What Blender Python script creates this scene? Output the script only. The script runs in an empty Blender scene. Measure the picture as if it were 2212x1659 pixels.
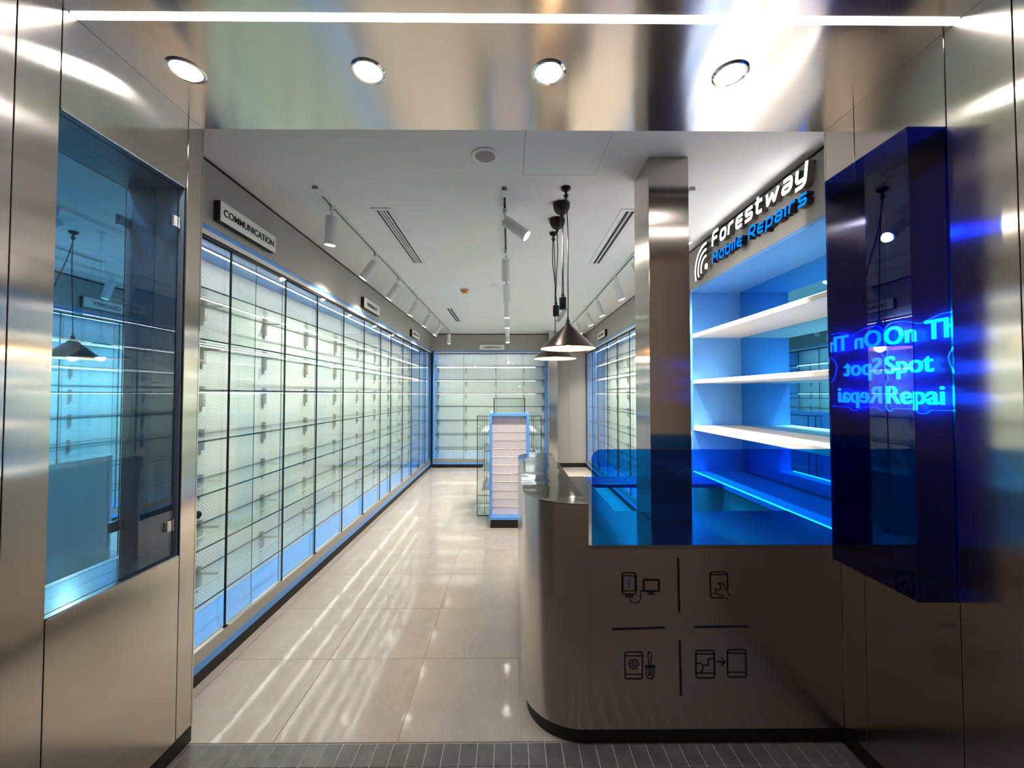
import bpy, bmesh, math, random
from mathutils import Vector, Matrix
random.seed(7)
PI = math.pi
SC = bpy.context.scene
COL = SC.collection

# ------------------------------------------------------------------ camera, world, exposure
cam_d = bpy.data.cameras.new('camera'); cam = bpy.data.objects.new('camera', cam_d); COL.objects.link(cam)
cam_d.sensor_width = 36.0; cam_d.sensor_fit = 'HORIZONTAL'; cam_d.lens = 870.0 / 2212.0 * 36.0
cam_d.clip_start = 0.02
cam.location = (0, 0, 1.68)
cam.rotation_euler = (math.radians(90 + 1.48), 0, math.radians(-0.40))
SC.camera = cam
world = bpy.data.worlds.new('world'); SC.world = world; world.use_nodes = True
world.node_tree.nodes['Background'].inputs['Color'].default_value = (0.62, 0.48, 0.38, 1)
world.node_tree.nodes['Background'].inputs['Strength'].default_value = 0.085
vs = SC.view_settings
vs.view_transform = 'Standard'; vs.look = 'None'; vs.exposure = 2.08; vs.gamma = 1.0; vs.use_curve_mapping = False
cy = SC.cycles
cy.max_bounces = 7; cy.diffuse_bounces = 4; cy.glossy_bounces = 5; cy.transparent_max_bounces = 24
cy.use_adaptive_sampling = True; cy.adaptive_threshold = 0.03
cy.sample_clamp_indirect = 6.0; cy.caustics_reflective = False; cy.caustics_refractive = False
cy.blur_glossy = 0.5; cy.use_light_tree = False

# ------------------------------------------------------------------ light levels (all lamps of the place)
E_STRIP = 5.2      # line of light in the entrance soffit
E_DOWN = 38.0       # entrance downlights
E_CAB = 12.0        # shelf strips
E_NICHE = 6.2
W_SPOT = 48.0

# ------------------------------------------------------------------ materials
def new_mat(name):
    m = bpy.data.materials.new(name); m.use_nodes = True
    nt = m.node_tree; nt.nodes.clear()
    out = nt.nodes.new('ShaderNodeOutputMaterial')
    return m, nt, out
def N(nt, typ, **kw):
    n = nt.nodes.new(typ)
    for k, v in kw.items(): setattr(n, k, v)
    return n
def plain(name, col, rough=0.5, metal=0.0, noise=0.0, nscale=40.0, bump=0.0, spec=0.5, coat=0.0):
    m, nt, out = new_mat(name)
    b = N(nt, 'ShaderNodeBsdfPrincipled'); nt.links.new(b.outputs[0], out.inputs[0])
    b.inputs['Base Color'].default_value = (*col, 1); b.inputs['Roughness'].default_value = rough
    b.inputs['Metallic'].default_value = metal; b.inputs['Specular IOR Level'].default_value = spec
    b.inputs['Coat Weight'].default_value = coat
    tc = N(nt, 'ShaderNodeTexCoord'); nz = N(nt, 'ShaderNodeTexNoise'); nz.inputs['Scale'].default_value = nscale
    nz.inputs['Detail'].default_value = 4
    nt.links.new(tc.outputs['Object'], nz.inputs['Vector'])
    mx = N(nt, 'ShaderNodeMixRGB', blend_type='MULTIPLY'); mx.inputs['Fac'].default_value = noise
    mx.inputs[1].default_value = (*col, 1); nt.links.new(nz.outputs['Fac'], mx.inputs[2])
    nt.links.new(mx.outputs[0], b.inputs['Base Color'])
    if bump:
        bp = N(nt, 'ShaderNodeBump'); bp.inputs['Strength'].default_value = bump; bp.inputs['Distance'].default_value = 0.002
        nt.links.new(nz.outputs['Fac'], bp.inputs['Height']); nt.links.new(bp.outputs[0], b.inputs['Normal'])
    return m
def emit(name, col, s):
    m, nt, out = new_mat(name)
    e = N(nt, 'ShaderNodeEmission'); e.inputs[0].default_value = (*col, 1); e.inputs[1].default_value = s
    nt.links.new(e.outputs[0], out.inputs[0]); return m
def glass(name, tint, refl=0.9, edge_rough=0.0, f0=0.04):
    """thin clear sheet: tinted see-through plus Schlick mirror reflection"""
    m, nt, out = new_mat(name)
    tr = N(nt, 'ShaderNodeBsdfTransparent'); tr.inputs[0].default_value = (*tint, 1)
    gl = N(nt, 'ShaderNodeBsdfGlossy'); gl.inputs['Roughness'].default_value = edge_rough; gl.inputs[0].default_value = (1, 1, 1, 1)
    lw = N(nt, 'ShaderNodeLayerWeight'); lw.inputs[0].default_value = 0.5
    pw = N(nt, 'ShaderNodeMath', operation='POWER'); pw.inputs[1].default_value = 5
    ml = N(nt, 'ShaderNodeMath', operation='MULTIPLY'); ml.inputs[1].default_value = (1 - f0) * refl
    ad = N(nt, 'ShaderNodeMath', operation='ADD'); ad.inputs[1].default_value = f0
    nt.links.new(lw.outputs['Facing'], pw.inputs[0]); nt.links.new(pw.outputs[0], ml.inputs[0]); nt.links.new(ml.outputs[0], ad.inputs[0])
    mx = N(nt, 'ShaderNodeMixShader'); nt.links.new(ad.outputs[0], mx.inputs[0])
    nt.links.new(tr.outputs[0], mx.inputs[1]); nt.links.new(gl.outputs[0], mx.inputs[2]); nt.links.new(mx.outputs[0], out.inputs[0])
    return m
def steel(name, col, rough, aniso, mode, wav=0.35, wscale=1.6, grain=0.05):
    """brushed stainless steel; mode says which way the brushing smears reflections:
    'H' horizontally on upright faces, or a fixed direction vector"""
    m, nt, out = new_mat(name)
    b = N(nt, 'ShaderNodeBsdfPrincipled'); nt.links.new(b.outputs[0], out.inputs[0])
    b.inputs['Metallic'].default_value = 1.0; b.inputs['Roughness'].default_value = rough
    b.inputs['Anisotropic'].default_value = aniso
    geo = N(nt, 'ShaderNodeNewGeometry')
    if mode == 'H':
        cr = N(nt, 'ShaderNodeVectorMath', operation='CROSS_PRODUCT'); cr.inputs[1].default_value = (0, 0, 1)
        nt.links.new(geo.outputs['True Normal'], cr.inputs[0]); nt.links.new(cr.outputs[0], b.inputs['Tangent'])
    else:
        cx = N(nt, 'ShaderNodeCombineXYZ')
        for i in range(3): cx.inputs[i].default_value = mode[i]
        nt.links.new(cx.outputs[0], b.inputs['Tangent'])
    # slight oil-canning of the sheet, and fine brushing in colour
    nz = N(nt, 'ShaderNodeTexNoise'); nz.inputs['Scale'].default_value = wscale; nz.inputs['Detail'].default_value = 1
    nt.links.new(geo.outputs['Position'], nz.inputs['Vector'])
    bp = N(nt, 'ShaderNodeBump'); bp.inputs['Strength'].default_value = wav; bp.inputs['Distance'].default_value = 0.02
    nt.links.new(nz.outputs['Fac'], bp.inputs['Height']); nt.links.new(bp.outputs[0], b.inputs['Normal'])
    g = N(nt, 'ShaderNodeTexNoise'); g.inputs['Scale'].default_value = 260; g.inputs['Detail'].default_value = 3
    nt.links.new(geo.outputs['Position'], g.inputs['Vector'])
    rp = N(nt, 'ShaderNodeMapRange'); rp.inputs['To Min'].default_value = 1 - grain; rp.inputs['To Max'].default_value = 1 + grain
    nt.links.new(g.outputs['Fac'], rp.inputs['Value'])
    mm = N(nt, 'ShaderNodeVectorMath', operation='SCALE'); mm.inputs[0].default_value = col
    nt.links.new(rp.outputs[0], mm.inputs['Scale']); nt.links.new(mm.outputs[0], b.inputs['Base Color'])
    return m
def tile_mat(name, c0, c1, cv, rough, nscale, vein=0.5, bump=0.15):
    m, nt, out = new_mat(name)
    b = N(nt, 'ShaderNodeBsdfPrincipled'); nt.links.new(b.outputs[0], out.inputs[0])
    geo = N(nt, 'ShaderNodeNewGeometry'); oi = N(nt, 'ShaderNodeObjectInfo')
    off = N(nt, 'ShaderNodeVectorMath', operation='SCALE'); off.inputs[0].default_value = (7, 5, 3)
    nt.links.new(oi.outputs['Random'], off.inputs['Scale'])
    ps = N(nt, 'ShaderNodeVectorMath', operation='ADD'); nt.links.new(geo.outputs['Position'], ps.inputs[0]); nt.links.new(off.outputs[0], ps.inputs[1])
    n1 = N(nt, 'ShaderNodeTexNoise'); n1.inputs['Scale'].default_value = nscale; n1.inputs['Detail'].default_value = 6; n1.inputs['Roughness'].default_value = 0.65
    nt.links.new(ps.outputs[0], n1.inputs['Vector'])
    r1 = N(nt, 'ShaderNodeValToRGB'); r1.color_ramp.elements[0].color = (*c0, 1); r1.color_ramp.elements[1].color = (*c1, 1)
    r1.color_ramp.elements[0].position = 0.3; r1.color_ramp.elements[1].position = 0.7
    nt.links.new(n1.outputs['Fac'], r1.inputs[0])
    n2 = N(nt, 'ShaderNodeTexNoise'); n2.inputs['Scale'].default_value = nscale * 0.8; n2.inputs['Detail'].default_value = 5; n2.inputs['Distortion'].default_value = 1.2
    mp = N(nt, 'ShaderNodeMapping'); mp.inputs['Rotation'].default_value = (0, 0, 0.9); mp.inputs['Scale'].default_value = (2.2, 0.5, 1)
    nt.links.new(ps.outputs[0], mp.inputs[0]); nt.links.new(mp.outputs[0], n2.inputs['Vector'])
    r2 = N(nt, 'ShaderNodeValToRGB'); els = r2.color_ramp.elements
    els[0].position = 0.485; els[0].color = (0, 0, 0, 1); els[1].position = 0.515; els[1].color = (0, 0, 0, 1)
    e = els.new(0.5); e.color = (vein, vein, vein, 1)
    nt.links.new(n2.outputs['Fac'], r2.inputs[0])
    mx = N(nt, 'ShaderNodeMixRGB'); mx.inputs[2].default_value = (*cv, 1)
    nt.links.new(r2.outputs[0], mx.inputs[0]); nt.links.new(r1.outputs[0], mx.inputs[1]); nt.links.new(mx.outputs[0], b.inputs['Base Color'])
    b.inputs['Roughness'].default_value = rough
    bp = N(nt, 'ShaderNodeBump'); bp.inputs['Strength'].default_value = bump; bp.inputs['Distance'].default_value = 0.003
    n3 = N(nt, 'ShaderNodeTexNoise'); n3.inputs['Scale'].default_value = 13; n3.inputs['Detail'].default_value = 5
    nt.links.new(geo.outputs['Position'], n3.inputs['Vector'])
    nt.links.new(n3.outputs['Fac'], bp.inputs['Height']); nt.links.new(bp.outputs[0], b.inputs['Normal'])
    return m
def perf_mat(name, ax):
    """white punched steel sheet: staggered rows of small dark holes in real size"""
    m, nt, out = new_mat(name)
    b = N(nt, 'ShaderNodeBsdfPrincipled'); nt.links.new(b.outputs[0], out.inputs[0]); b.inputs['Roughness'].default_value = 0.45
    geo = N(nt, 'ShaderNodeNewGeometry'); sp = N(nt, 'ShaderNodeSeparateXYZ'); nt.links.new(geo.outputs['Position'], sp.inputs[0])
    def frac(src, k, add):
        a = N(nt, 'ShaderNodeMath', operation='MULTIPLY_ADD'); a.inputs[1].default_value = k; a.inputs[2].default_value = add
        nt.links.new(src, a.inputs[0]); f = N(nt, 'ShaderNodeMath', operation='FRACT'); nt.links.new(a.outputs[0], f.inputs[0])
        s = N(nt, 'ShaderNodeMath', operation='SUBTRACT'); s.inputs[1].default_value = 0.5; nt.links.new(f.outputs[0], s.inputs[0]); return s.outputs[0]
    def hole(ou, ov):
        u = frac(sp.outputs[ax], 1 / 0.030, ou); v = frac(sp.outputs[2], 1 / 0.030, ov)
        cx = N(nt, 'ShaderNodeCombineXYZ'); nt.links.new(u, cx.inputs[0]); nt.links.new(v, cx.inputs[1])
        ln = N(nt, 'ShaderNodeVectorMath', operation='LENGTH'); nt.links.new(cx.outputs[0], ln.inputs[0])
        c = N(nt, 'ShaderNodeMath', operation='LESS_THAN'); c.inputs[1].default_value = 0.105; nt.links.new(ln.outputs['Value'], c.inputs[0]); return c.outputs[0]
    mxv = N(nt, 'ShaderNodeMath', operation='MAXIMUM'); nt.links.new(hole(0, 0), mxv.inputs[0]); nt.links.new(hole(.5, .5), mxv.inputs[1])
    mx = N(nt, 'ShaderNodeMixRGB'); mx.inputs[1].default_value = (0.80, 0.81, 0.78, 1); mx.inputs[2].default_value = (0.10, 0.10, 0.10, 1)
    nt.links.new(mxv.outputs[0], mx.inputs[0]); nt.links.new(mx.outputs[0], b.inputs['Base Color'])
    return m

M = {}
M['steel'] = steel('brushed_steel_wall', (0.60, 0.54, 0.48), 0.14, 0.95, 'H', 0.28, 1.6)
M['steel_col'] = steel('brushed_steel_column', (0.56, 0.51, 0.46), 0.18, 0.95, 'H', 0.12, 1.5)
M['steel_soffit'] = steel('brushed_steel_soffit', (0.60, 0.56, 0.51), 0.17, 0.85, (0, 1, 0), 0.22, 2.2)
M['steel_counter'] = steel('brushed_steel_counter', (0.58, 0.52, 0.47), 0.24, 0.8, (0, 0, 1), 0.18, 2.0)
M['steel_top'] = steel('polished_steel_top', (0.55, 0.55, 0.54), 0.07, 0.0, (0, 1, 0), 0.16, 5.0)
M['steel_work'] = steel('brushed_steel_worktop', (0.50, 0.51, 0.52), 0.16, 0.0, (0, 1, 0), 0.06, 3.0)
M['rail'] = plain('brushed_aluminium_rail', (0.50, 0.46, 0.42), 0.35, 0.8)
M['chrome'] = plain('polished_chrome', (0.75, 0.74, 0.72), 0.12, 1.0)
M['bracket'] = plain('satin_nickel_bracket', (0.42, 0.39, 0.35), 0.35, 0.7)
M['black'] = plain('matt_black', (0.006, 0.006, 0.006), 0.5)
M['blackgloss'] = plain('satin_black', (0.006, 0.006, 0.006), 0.45, spec=0.3)
M['seal'] = plain('black_rubber_seal', (0.008, 0.010, 0.010), 0.6)
M['ceil'] = plain('white_ceiling_paint', (0.90, 0.895, 0.875), 0.85, noise=0.05, nscale=3)
M['fascia'] = plain('grey_laminate', (0.42, 0.405, 0.38), 0.55, noise=0.08, nscale=60)
M['taupe'] = plain('taupe_laminate', (0.42, 0.39, 0.36), 0.5, noise=0.06, nscale=60)
M['blue'] = plain('blue_laminate', (0.12, 0.38, 0.92), 0.35, noise=0.04, nscale=20)
M['bluedark'] = plain('deep_blue_laminate', (0.01, 0.05, 0.35), 0.25)
M['white'] = plain('white_metal', (0.82, 0.82, 0.81), 0.4)
M['shelfwhite'] = plain('warm_white_shelf', (0.80, 0.77, 0.73), 0.35)
M['slat'] = plain('white_slat', (0.80, 0.76, 0.80), 0.3)
M['grout'] = plain('pale_grout', (0.42, 0.39, 0.36), 0.8)
M['groutpale'] = plain('light_grout', (0.74, 0.71, 0.66), 0.8)
M['mallfloor'] = plain('concourse_floor', (0.10, 0.09, 0.085), 0.3, noise=0.2, nscale=3)
M['floor'] = tile_mat('beige_stone_tile', (0.47, 0.405, 0.355), (0.57, 0.505, 0.45), (0.72, 0.67, 0.61), 0.075, 3.0, 0.16, 0.16)
M['dark'] = tile_mat('charcoal_tile', (0.10, 0.094, 0.094), (0.19, 0.18, 0.175), (0.2, 0.19, 0.19), 0.28, 9.0, 0.25, 0.25)
M['perfY'] = perf_mat('punched_white_panel_side', 1)
M['perfX'] = perf_mat('punched_white_panel_back', 0)
M['glass'] = glass('clear_glass', (0.955, 0.985, 0.975), 0.9)
M['shelfglass'] = glass('shelf_glass', (0.93, 0.975, 0.96), 0.8)
M['edge'] = glass('green_glass_edge', (0.035, 0.10, 0.085), 0.5, 0.1)
M['bluescreen'] = glass('blue_acrylic_screen', (0.03, 0.50, 0.90), 0.9)
M['bluebox'] = glass('blue_acrylic_box', (0.03, 0.26, 0.76), 0.9, 0.0, 0.06)
M['bluedoor'] = glass('blue_tinted_glass', (0.76, 0.89, 0.97), 0.9)
M['bluemirror'] = plain('blue_mirror', (0.40, 0.78, 1.0), 0.015, 1.0)
M['tealmirror'] = plain('teal_blue_mirror', (0.12, 0.50, 0.86), 0.015, 1.0)
M['darkmirror'] = plain('dark_blue_mirror', (0.03, 0.14, 0.65), 0.03, 1.0)
M['deepblue'] = plain('deep_blue_gloss', (0.012, 0.05, 0.16), 0.35)
M['sill'] = plain('steel_sill', (0.50, 0.58, 0.72), 0.18, 0.9)
M['jamb'] = plain('blue_grey_jamb', (0.20, 0.27, 0.38), 0.3)
M['led'] = emit('led_white', (1.0, 0.97, 0.93), E_CAB)
M['ledniche'] = emit('led_niche', (1.0, 0.96, 0.90), E_NICHE)
M['strip'] = emit('strip_light', (1.0, 0.95, 0.90), E_STRIP)
M['down'] = emit('downlight_diffuser', (1.0, 0.97, 0.94), E_DOWN)
M['lens'] = emit('spot_lens', (1.0, 0.92, 0.80), 9.0)
M['bulb'] = emit('filament_bulb', (1.0, 0.72, 0.35), 22.0)
M['neon'] = emit('cyan_neon', (0.0, 0.72, 1.0), 14.0)
M['edgeglow'] = emit('acrylic_painted_edge_glow', (0.0, 0.45, 1.0), 2.2)  # neon light carried to the acrylic rim, painted as the rim's own emission
M['signwhite'] = emit('lit_white_letter', (1.0, 0.98, 0.93), 1.8)
M['signblue'] = emit('lit_blue_letter', (0.0, 0.13, 1.0), 0.62)
M['signface'] = plain('white_sign_face', (0.85, 0.85, 0.83), 0.5)
M['letterside'] = plain('bronze_letter_side', (0.28, 0.25, 0.20), 0.35, 0.6)
M['letterdark'] = plain('black_letter_side', (0.008, 0.012, 0.02), 0.3)
M['shade'] = plain('gunmetal_shade', (0.085, 0.066, 0.060), 0.22, 1.0)
M['shadein'] = plain('cream_shade_lining', (0.85, 0.66, 0.54), 0.6)
M['orange'] = plain('orange_plastic', (0.62, 0.24, 0.02), 0.4)
M['boltblue'] = plain('blue_vinyl', (0.03, 0.12, 0.5), 0.4)
for _k in ('lens', 'bulb', 'edgeglow', 'signwhite', 'signblue', 'neon'): M[_k].cycles.emission_sampling = 'NONE'
M['greymesh'] = plain('grey_grille', (0.36, 0.34, 0.34), 0.7)
M['clearplastic'] = glass('clear_acrylic', (0.90, 0.97, 1.0), 0.9)

# ------------------------------------------------------------------ mesh helpers
def link(name, me, mat=None, parent=None, mats=None):
    o = bpy.data.objects.new(name, me); COL.objects.link(o)
    if mats:
        for k in mats: me.materials.append(k)
    elif mat is not None and not me.materials: me.materials.append(mat)
    if parent is not None:
        o.parent = parent
        L = Vector((0, 0, 0)); p = parent
        while p is not None:
            L += p.location; p = p.parent
        o.location = -L
    return o
BF = [(0, 3, 2, 1), (4, 5, 6, 7), (0, 1, 5, 4), (1, 2, 6, 5), (2, 3, 7, 6), (3, 0, 4, 7)]
def box_me(x0, x1, y0, y1, z0, z1, bev=0.0, seg=1):
    me = bpy.data.meshes.new('m')
    v = [(x0, y0, z0), (x1, y0, z0), (x1, y1, z0), (x0, y1, z0), (x0, y0, z1), (x1, y0, z1), (x1, y1, z1), (x0, y1, z1)]
    me.from_pydata(v, [], BF); me.update()
    if bev:
        bm = bmesh.new(); bm.from_mesh(me)
        bmesh.ops.bevel(bm, geom=bm.edges[:], offset=bev, segments=seg, affect='EDGES', profile=0.5)
        bm.to_mesh(me); bm.free()
    return me
def box(name, x0, x1, y0, y1, z0, z1, mat, parent=None, bev=0.0, seg=1):
    if x1 < x0: x0, x1 = x1, x0
    if y1 < y0: y0, y1 = y1, y0
    return link(name, box_me(x0, x1, y0, y1, z0, z1, bev, seg), mat, parent)
def pane(name, x0, x1, y0, y1, z0, z1, mat, edge, parent, thin):
    """glass sheet: faces square to axis `thin` are glass, the rim shows green edges"""
    o = box(name, x0, x1, y0, y1, z0, z1, mat, parent)
    me = o.data; me.materials.append(edge)
    for p in me.polygons:
        if abs(p.normal[thin]) < 0.5: p.material_index = 1
    return o
def prism_me(pts, z0, z1):
    n = len(pts); v = [(x, y, z0) for x, y in pts] + [(x, y, z1) for x, y in pts]
    f = [tuple(range(n - 1, -1, -1)), tuple(range(n, 2 * n))] + [(i, (i + 1) % n, n + (i + 1) % n, n + i) for i in range(n)]
    me = bpy.data.meshes.new('m'); me.from_pydata(v, [], f); me.update(); return me
def smooth(me, ang=0.6):
    for p in me.polygons: p.use_smooth = True
    try: me.set_sharp_from_angle(angle=ang)
    except Exception: pass
def lathe_me(prof, seg=32, closed=False):
    v = []; f = []
    for r, z in prof:
        for i in range(seg):
            a = 2 * PI * i / seg; v.append((r * math.cos(a), r * math.sin(a), z))
    n = len(prof)
    for j in range(n - 1):
        for i in range(seg):
            f.append((j * seg + i, j * seg + (i + 1) % seg, (j + 1) * seg + (i + 1) % seg, (j + 1) * seg + i))
    f.append(tuple(range(seg - 1, -1, -1))); f.append(tuple((n - 1) * seg + i for i in range(seg)))
    me = bpy.data.meshes.new('m'); me.from_pydata(v, [], f); me.update(); smooth(me, 0.7); return me
def shift(me, d):
    me.transform(Matrix.Translation(Vector(d))); return me
def tube_me(pts, r, seg=8):
    pts = [Vector(p) for p in pts]; v = []; f = []
    for k, p in enumerate(pts):
        t = (pts[min(k + 1, len(pts) - 1)] - pts[max(k - 1, 0)]).normalized()
        a = t.cross(Vector((0, 1, 0.01))); a = a.normalized() if a.length > 1e-4 else Vector((1, 0, 0)); b = t.cross(a).normalized()
        for i in range(seg):
            w = 2 * PI * i / seg; v.append(p + r * (a * math.cos(w) + b * math.sin(w)))
    for k in range(len(pts) - 1):
        for i in range(seg):
            f.append((k * seg + i, k * seg + (i + 1) % seg, (k + 1) * seg + (i + 1) % seg, (k + 1) * seg + i))
    f.append(tuple(range(seg))); f.append(tuple((len(pts) - 1) * seg + i for i in range(seg)))
    me = bpy.data.meshes.new('m'); me.from_pydata([tuple(q) for q in v], [], f); me.update(); smooth(me); return me
def fillet(path, r, closed=False, seg=5):
    """round the corners of a 2-D polyline"""
    P = [Vector((p[0], p[1])) for p in path]; n = len(P); out = []
    for i in range(n):
        if not closed and i in (0, n - 1): out.append(P[i]); continue
        a, b, c = P[i - 1], P[i], P[(i + 1) % n]
        d1 = (a - b); d2 = (c - b); rr = min(r, d1.length * 0.48, d2.length * 0.48)
        p0 = b + d1.normalized() * rr; p1 = b + d2.normalized() * rr
        for k in range(seg + 1):
            t = k / seg; out.append((1 - t) ** 2 * p0 + 2 * t * (1 - t) * b + t * t * p1)
    return out
def ribbon(path, w, closed=False, cap=0.0):
    """outline stroke: left/right offset points with mitred joints"""
    n = len(path); L = []; Rr = []
    for i in range(n):
        if closed: a, c = path[i - 1], path[(i + 1) % n]
        else: a, c = path[max(i - 1, 0)], path[min(i + 1, n - 1)]
        b = path[i]
        d1 = (b - a); d2 = (c - b)
        if d1.length < 1e-9: d1 = d2
        if d2.length < 1e-9: d2 = d1
        d1 = d1.normalized(); d2 = d2.normalized(); t = (d1 + d2)
        t = t.normalized() if t.length > 1e-6 else d1
        nrm = Vector((-t.y, t.x)); cs = max(0.5, nrm.dot(Vector((-d1.y, d1.x))))
        bb = b
        if not closed and i == 0: bb = b - d2 * cap
        if not closed and i == n - 1: bb = b + d1 * cap
        L.append(bb + nrm * (w / 2) / cs); Rr.append(bb - nrm * (w / 2) / cs)
    return L, Rr
def strokes_me(strokes, fmap, h0, h1):
    """strokes: list of (path, width, closed). fmap(u,v,h)->xyz. side faces get material 1, front faces 0"""
    v = []; f = []; mi = []
    for path, w, closed in strokes:
        L, Rr = ribbon(path, w, closed, 0.0 if closed else w * 0.1); n = len(L); b = len(v)
        for h in (h0, h1):
            for q in L: v.append(fmap(q.x, q.y, h))
            for q in Rr: v.append(fmap(q.x, q.y, h))
        rng = n if closed else n - 1
        for i in range(rng):
            j = (i + 1) % n
            l0, l1, r0, r1 = b + i, b + j, b + n + i, b + n + j
            L0, L1, R0, R1 = l0 + 2 * n, l1 + 2 * n, r0 + 2 * n, r1 + 2 * n
            f += [(L0, L1, R1, R0), (l0, r0, r1, l1), (l0, l1, L1, L0), (r0, R0, R1, r1)]; mi += [0, 1, 1, 1]
        if not closed:
            f += [(b, b + 2 * n, b + 3 * n, b + n), (b + n - 1, b + 2 * n - 1, b + 4 * n - 1, b + 3 * n - 1)]; mi += [1, 1]
    me = bpy.data.meshes.new('m'); me.from_pydata([tuple(q) for q in v], [], f)
    return me, mi
def stroke_obj(name, strokes, fmap, h0, h1, m0, m1, parent):
    me, mi = strokes_me(strokes, fmap, h0, h1)
    me.materials.append(m0); me.materials.append(m1)
    me.polygons.foreach_set('material_index', mi); me.update()
    bm = bmesh.new(); bm.from_mesh(me); bmesh.ops.recalc_face_normals(bm, faces=bm.faces[:]); bm.to_mesh(me); bm.free()
    return link(name, me, None, parent)
def text_me(txt, size, extrude, align='LEFT', space=1.0, offset=0.0, bevel=0.0):
    cu = bpy.data.curves.new('t', 'FONT'); cu.body = txt; cu.size = size; cu.extrude = extrude; cu.align_x = align
    cu.space_character = space; cu.offset = offset; cu.bevel_depth = bevel; cu.resolution_u = 6
    o = bpy.data.objects.new('t', cu); COL.objects.link(o)
    bpy.context.view_layer.update(); dg = bpy.context.evaluated_depsgraph_get()
    me = bpy.data.meshes.new_from_object(o.evaluated_get(dg)); bpy.data.objects.remove(o); bpy.data.curves.remove(cu)
    return me
def frame_tf(me, origin, ux, uy):
    """place a mesh drawn in XY so that X->ux, Y->uy at origin"""
    ux = Vector(ux); uy = Vector(uy); uz = ux.cross(uy)
    m = Matrix(((ux.x, uy.x, uz.x, origin[0]), (ux.y, uy.y, uz.y, origin[1]), (ux.z, uy.z, uz.z, origin[2]), (0, 0, 0, 1)))
    me.transform(m); return me
def empty(name, loc, label=None, cat=None, group=None):
    o = bpy.data.objects.new(name, None); COL.objects.link(o); o.location = loc; o.empty_display_size = 0.05
    tag(o, label, cat, group); return o
def tag(o, label=None, cat=None, group=None, kind=None):
    if label: o['label'] = label
    if cat: o['category'] = cat
    if group: o['group'] = group
    if kind: o['kind'] = kind
    return o
def struct(o, label, cat='wall'):
    o['kind'] = 'structure'; o['label'] = label; o['category'] = cat; return o
def copy_tree(o, parent=None):
    c = o.copy(); COL.objects.link(c); c.parent = parent
    for ch in list(o.children): copy_tree(ch, c)
    return c

# ------------------------------------------------------------------ main dimensions (metres; camera stands at x=0, y=0)
XP0, XP1 = -1.545, 1.61           # entrance side walls
YP0, YP1 = 0.70, 2.01             # entrance depth
ZS, ZC = 3.02, 3.085              # entrance soffit, shop ceiling
XL, XR = -1.795, 1.77             # cabinet fronts
YB = 9.30                         # back cabinet front
DEP = 0.45                        # cabinet depth
ZF = 2.69                         # underside of grey fascia

# ------------------------------------------------------------------ floors
fl = struct(box('floor', -2.4, 2.4, 1.99, 9.9, -0.08, -0.004, M['grout']), 'large beige stone tile floor of the shop', 'floor')
xe = [-1.83] + [0.06 + 0.6 * k for k in range(-3, 3)] + [1.80]
ye = [1.993] + [2.01 + 0.6 * k for k in range(1, 13)]
for i in range(len(xe) - 1):
    for j in range(len(ye) - 1):
        box('tile', xe[i] + 0.0015, xe[i + 1] - 0.0015, ye[j] + 0.0015, ye[j + 1] - 0.0015, -0.012, 0.0, M['floor'], fl)
th = struct(box('floor_threshold', -1.62, 1.70, 1.26, 1.99, -0.08, -0.003, M['groutpale']), 'dark charcoal tile strip at the shop entrance', 'floor')
rows = [(1.866, 1.985), (1.624, 1.862), (1.382, 1.620), (1.264, 1.378)]
for (a, b) in rows:
    x = -1.60
    while x < 1.69:
        box('tile', x + 0.002, min(x + 0.0805, 1.695) - 0.002, a, b, -0.012, 0.0, M['dark'], th); x += 0.0805
struct(box('floor_concourse', -8, 8, -9, 1.26, -0.08, -0.002, M['mallfloor']), 'dark polished floor of the mall in front of the shop', 'floor')

# ------------------------------------------------------------------ ceilings
ce = struct(box('ceiling', -2.4, 2.4, YP1, 9.9, ZC, ZC + 0.1, M['ceil']), 'white plasterboard ceiling of the shop', 'ceiling')
hp = box('access_panel', 0.089, 0.552, 2.06, 2.533, ZC - 0.003, ZC - 0.0005, M['ceil'])
tag(hp, 'flush white access hatch in the ceiling just behind the steel soffit', 'access panel')
for nm, a in (('edge_gap', (0.085, 0.089, 2.06, 2.537)), ('edge_gap', (0.552, 0.5545, 2.06, 2.537)), ('edge_gap', (0.089, 0.552, 2.533, 2.537))):
    box(nm, *a, ZC - 0.0025, ZC - 0.0005, M['fascia'], hp)
so = struct(box('ceiling_soffit', XP0 - 0.3, XP1 + 0.3, YP0, YP1, ZS + 0.012, ZC + 0.55, M['black']), 'brushed steel soffit over the entrance', 'ceiling')
box('panel', XP0, XP1, YP0, 1.385, ZS, ZS + 0.011, M['steel_soffit'], so)
box('panel', XP0, XP1, 1.419, YP1, ZS, ZS + 0.011, M['steel_soffit'], so)
box('front_panel', -4.0, 4.0, YP0 - 0.012, YP0, ZS, 3.65, M['steel'], so)

# ------------------------------------------------------------------ entrance walls
def wall_core(name, sgn, xf, yo0, yo1, zo0, zo1, depth, label):
    """wall block with an opening; xf = visible face"""
    s = sgn; xb = xf + s * 0.75
    bm = bmesh.new()
    def add(a, b, c, d, e, f):
        me = box_me(min(a, b), max(a, b), c, d, e, f); bm.from_mesh(me); bpy.data.meshes.remove(me)
    x1 = xf + s * 0.008
    add(x1, xb, YP0, yo0, 0.0, ZS); add(x1, xb, yo1, YP1, 0.0, ZS)
    add(x1, xb, yo0, yo1, 0.0, zo0); add(x1, xb, yo0, yo1, zo1, ZS)
    add(xf + s * (depth + 0.01), xb, yo0, yo1, zo0, zo1)
    me = bpy.data.meshes.new('m'); bm.to_mesh(me); bm.free()
    w = link(name, me, M['black']); struct(w, label)
    return w
VL = dict(y0=1.372, y1=1.916, z0=0.925, z1=2.668, d=0.143)
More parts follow.
